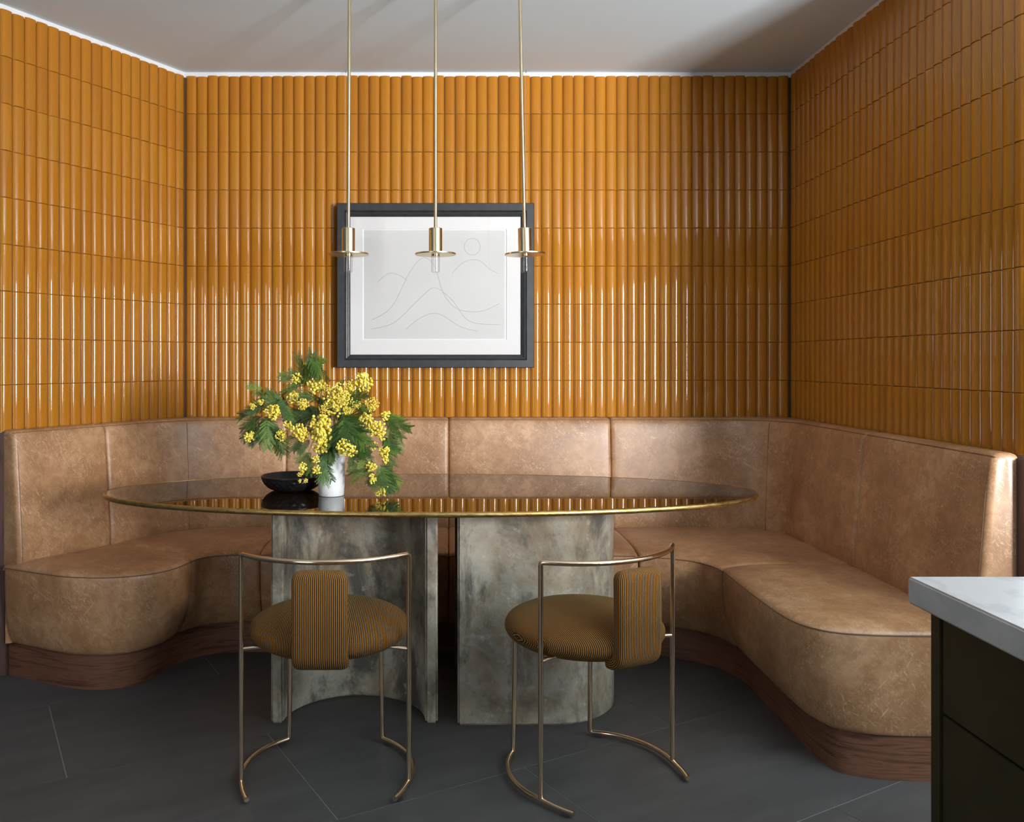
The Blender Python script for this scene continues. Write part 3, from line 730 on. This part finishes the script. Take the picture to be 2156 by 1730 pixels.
FL = [(700,420,800,150,.02,.0),(760,330,885,165,.0,-.03),(740,360,695,175,.03,.02),(790,165,835,340,-.02,-.04),(850,165,880,330,-.02,-.03),(770,180,800,300,-.01,-.02),(720,400,760,230,.01,.0),
 (690,330,515,345,.0,-.02),(660,400,535,435,.0,-.03),(660,410,580,465,-.01,-.03),(660,330,590,255,.0,.0),(680,440,700,330,.0,-.01),
 (335,445,200,440,-.02,-.04),(325,430,250,510,-.02,-.03),
 (600,640,340,530,.02,-.04),(560,610,400,515,.0,-.04),(560,600,600,750,-.03,-.06),(480,560,575,730,-.05,-.06),(520,560,450,510,-.02,-.03),
 (340,600,130,680,-.03,-.05),(310,640,190,695,-.04,-.06),(310,700,150,790,-.02,-.04),(280,740,125,900,-.03,-.05),(260,800,190,970,-.04,-.05),(300,760,230,900,-.05,-.06),
 (350,720,320,950,-.05,-.07),(390,730,390,1010,-.06,-.08),(430,790,440,1030,-.05,-.07),(460,850,540,1030,-.05,-.06),(350,780,285,900,-.06,-.07),(340,740,440,930,-.06,-.08),(380,720,480,900,-.05,-.06),
 (820,500,650,500,.02,.0),(860,560,680,480,.03,.0),(860,620,610,640,.02,-.03),(850,680,600,700,.0,-.04),(900,650,710,740,.0,-.05),(980,640,1110,700,.0,-.03),(1000,680,870,560,.04,.04),(1060,470,1090,370,.04,.04),
 (900,700,760,640,.06,.06),(1000,700,950,540,.07,.07),(1080,700,1180,560,.06,.06),(1100,700,1300,720,.03,.0),(820,760,640,760,.0,-.05),(950,720,800,820,-.02,-.08),
 (1150,560,1310,500,-.02,-.05),(1180,540,1300,620,-.03,-.06),(1150,500,1260,465,-.01,-.03),(1200,600,1300,690,-.02,-.05),(1130,540,1240,560,-.03,-.06),
 (1100,735,990,980,-.09,-.15),(1110,735,1120,960,-.10,-.16),(1115,735,1230,1010,-.10,-.16),(1110,735,1300,960,-.09,-.14),(1115,730,1290,860,-.08,-.12),(1100,720,1240,725,-.06,-.10),(1090,740,965,1050,-.09,-.14),(1105,735,1060,960,-.10,-.16),(1110,735,1175,990,-.10,-.16),
 (1500,680,1690,790,-.02,-.06),(1520,740,1640,870,-.03,-.07),(1540,690,1655,745,-.02,-.04),(1520,800,1600,970,-.03,-.06),(1560,860,1590,990,-.04,-.06),(1500,940,1620,1055,-.04,-.06),(1480,960,1575,1160,-.05,-.07),(1530,1000,1625,1045,-.05,-.06),(1480,860,1560,1010,-.02,-.04),
 (1380,1040,1250,1095,-.04,-.06),(1400,1150,1215,1160,-.05,-.08),(1390,1195,1195,1200,-.05,-.08),(1360,1225,1230,1255,-.05,-.08),(1450,1180,1595,1320,-.05,-.07),(1440,1250,1560,1475,-.06,-.08),(1420,1270,1400,1400,-.06,-.09),(1470,1220,1585,1400,-.05,-.07),(1450,1280,1500,1400,-.07,-.10),(1410,1110,1280,1110,-.04,-.06),(1400,1240,1330,1340,-.04,-.05),(1450,1320,1540,1480,-.06,-.08),
 (800,1050,700,1145,-.11,-.14),(770,1060,735,1230,-.12,-.15),(820,1080,780,1240,-.12,-.15),(900,1070,930,1325,-.12,-.15),(930,1070,900,1300,-.12,-.15),(670,890,615,1025,-.08,-.10),(700,930,655,1035,-.08,-.10),(770,970,690,1070,-.10,-.12),(960,1050,980,1165,-.11,-.13),(1180,1040,1185,1155,-.11,-.13),(1000,1010,990,1130,-.11,-.13),(640,880,560,960,-.06,-.08)]
for f in FL:
    frond(*f, width=rng.uniform(.85, 1.15))
    j = [v+rng.uniform(-38, 38) for v in f[:4]]; frond(*j, f[4]+.015, f[5]+rng.uniform(0, .03), width=rng.uniform(.8, 1.1))
for _ in range(16):     # shaded inner leaves
    x, y = rng.uniform(700, 1300), rng.uniform(560, 960); a = rng.uniform(0, 6.28)
    frond(x, y, x+170*math.cos(a), y+150*math.sin(a), rng.uniform(.02, .09), rng.uniform(.0, .1), 1.1)
ico = bmesh.new(); bmesh.ops.create_icosphere(ico, subdivisions=1, radius=1.0); ico.verts.ensure_lookup_table()
IV = [v.co.copy() for v in ico.verts]; IF = [tuple(v.index for v in f.verts) for f in ico.faces]; ico.free()
def cluster_mesh(seed, n, ball):
    r = random.Random(seed); b = MB()
    for k in range(n):
        u = Vector((r.gauss(0,1), r.gauss(0,1), r.gauss(0,1))).normalized()*(r.random()**.45)
        s_ = ball*r.uniform(.75,1.2); b.add([u+v*s_ for v in IV], IF)
    me = mesh(b.v, b.f, True)
    for p in me.polygons: p.use_smooth = True
    me.set_sharp_from_angle(angle=R(180)); me.materials.append(M_flower); return me
CLB = [cluster_mesh(s, 105, .155) for s in (1,2,3)]; CLS = [cluster_mesh(s, 38, .225) for s in (4,5,6)]; CLF = [cluster_mesh(s, 120, .105) for s in (7,8)]
CL = [(655,345,62,0),(845,410,90,.01),(1050,470,105,-.02,'f'),(1010,600,125,-.05,'f'),(1300,400,95,.0),(1290,340,60,.0),(1180,430,70,.0,'f'),(1110,550,90,-.05,'f'),(1380,600,75,-.03,'f'),(620,530,62,-.02),(720,595,62,-.04),(420,665,82,-.07),(240,612,38,-.05),(200,915,55,-.06),(225,880,30,-.06),(505,890,62,-.06),(575,800,48,-.06),
 (680,860,85,-.09),(720,890,70,-.09),(890,780,95,-.09),(895,890,105,-.11),(890,985,85,-.12),(1120,1010,80,-.15),(1180,1040,55,-.15),(1080,1040,50,-.15),(1320,760,85,-.06),(1420,830,90,-.06),(1470,890,55,-.05),(1500,700,55,-.03),(1400,1000,45,-.05),(1490,1050,60,-.06),(1505,1130,38,-.06),(1375,1195,52,-.07),(1390,1310,50,-.08),(1490,1420,52,-.08),(1440,1460,30,-.08),
 (725,1200,48,-.15),(845,1120,42,-.14),(855,1225,50,-.15),(690,1260,30,-.15),(685,1330,20,-.15),(745,1330,24,-.15),(735,210,22,.02),(310,570,35,-.06),(950,450,50,-.02,'f'),(1230,600,50,-.05,'f'),(930,640,60,-.06,'f'),(1150,660,50,-.06,'f')]
for c in CL:
    x, y, r_, dy = c[:4]; p = zp(x, y, dy); rad = r_/4.5525*vy/FPX
    src = CLF if len(c) > 4 else (CLB if r_ > 58 else CLS)
    o = link('blossom_cluster', src[rng.randrange(len(src))], None, bq_o)
    p.z = max(p.z, -.16+rad*1.25+.004); o.location = p; o.rotation_euler = (rng.uniform(0,6), rng.uniform(0,6), rng.uniform(0,6)); o.scale = (rad*rng.uniform(.9,1.1), rad*.9, rad*rng.uniform(.9,1.1))
neck = Vector((0,0,.02))
for tx, ty, tdy in ((750,300,0),(640,500,-.02),(420,620,-.06),(240,650,-.05),(500,880,-.06),(890,800,-.09),(1060,520,-.03),(1290,400,0),(1380,650,-.03),(1450,760,-.05),(1520,960,-.05),(1420,1200,-.06),(1110,735,-.09),(850,1060,-.12),(760,1080,-.13),(340,700,-.05),(1470,1300,-.07),(690,900,-.09)):
    tip = zp(tx, ty, tdy); mid = neck + Vector((tip.x*.35, tip.y*.4, max(.07, tip.z*.75+.05)))
    if tip.z < 0: mid.z = .10
    st = Vector((rng.uniform(-.02,.02), rng.uniform(-.02,.02), -.09)); nk = Vector((max(-.032,min(.032,tip.x*.3)), max(-.03,min(.03,tip.y*.3)), .02))
    MB().tube(catmull([st, nk, mid, tip], 6), [.0022-.0013*k/18 for k in range(19)], 5).build('stem', M_stem, bq_o, smooth=True)

# ------------------------------------------------------------------ kitchen island
IX, IYF, IZ = .764, 1.391, .90
top = MB().box(IX, 3.05, -.9, IYF, IZ-.043, IZ).build('worktop', M_marble, bevel=.003, seg=3)  # worktop and body stretched unseen to the right to block low window light
tag(top, 'thick white marble worktop of the kitchen island', 'worktop')
cab = tag(empty('island_cabinet', (1.25, .3, 0)), 'dark bronze island cabinet with flat drawer fronts under the marble worktop', 'cabinet')
CI = Matrix.Translation((-1.25, -.3, 0)); CXF = .802
def cpart(b, name, m, bev=.0012):
    o = b.build(name, m, bevel=bev); o.parent = cab; o.matrix_parent_inverse = CI; return o
YE = 1.392*CXF/.800 - .004
cpart(MB().box(CXF+.02, 3.02, -.86, YE-.005, .0, IZ-.0435), 'body', M_bronze)
cpart(MB().box(CXF, CXF+.02, YE-.026, YE, .0, IZ-.0435), 'end_panel', M_bronze)
y1 = YE-.030
while y1 > -.7:
    y0 = max(y1-.75, -.86)
    for z0, z1 in ((.690, IZ-.047), (.40, .686), (.08, .396)):
        cpart(MB().box(CXF+.002, CXF+.0195, y0+.003, y1, z0, z1), 'drawer_front', M_bronze)
    y1 = y0
cpart(MB().box(CXF+.012, CXF+.02, -.86, YE-.03, .0, .075), 'toe_kick', M_bronze)
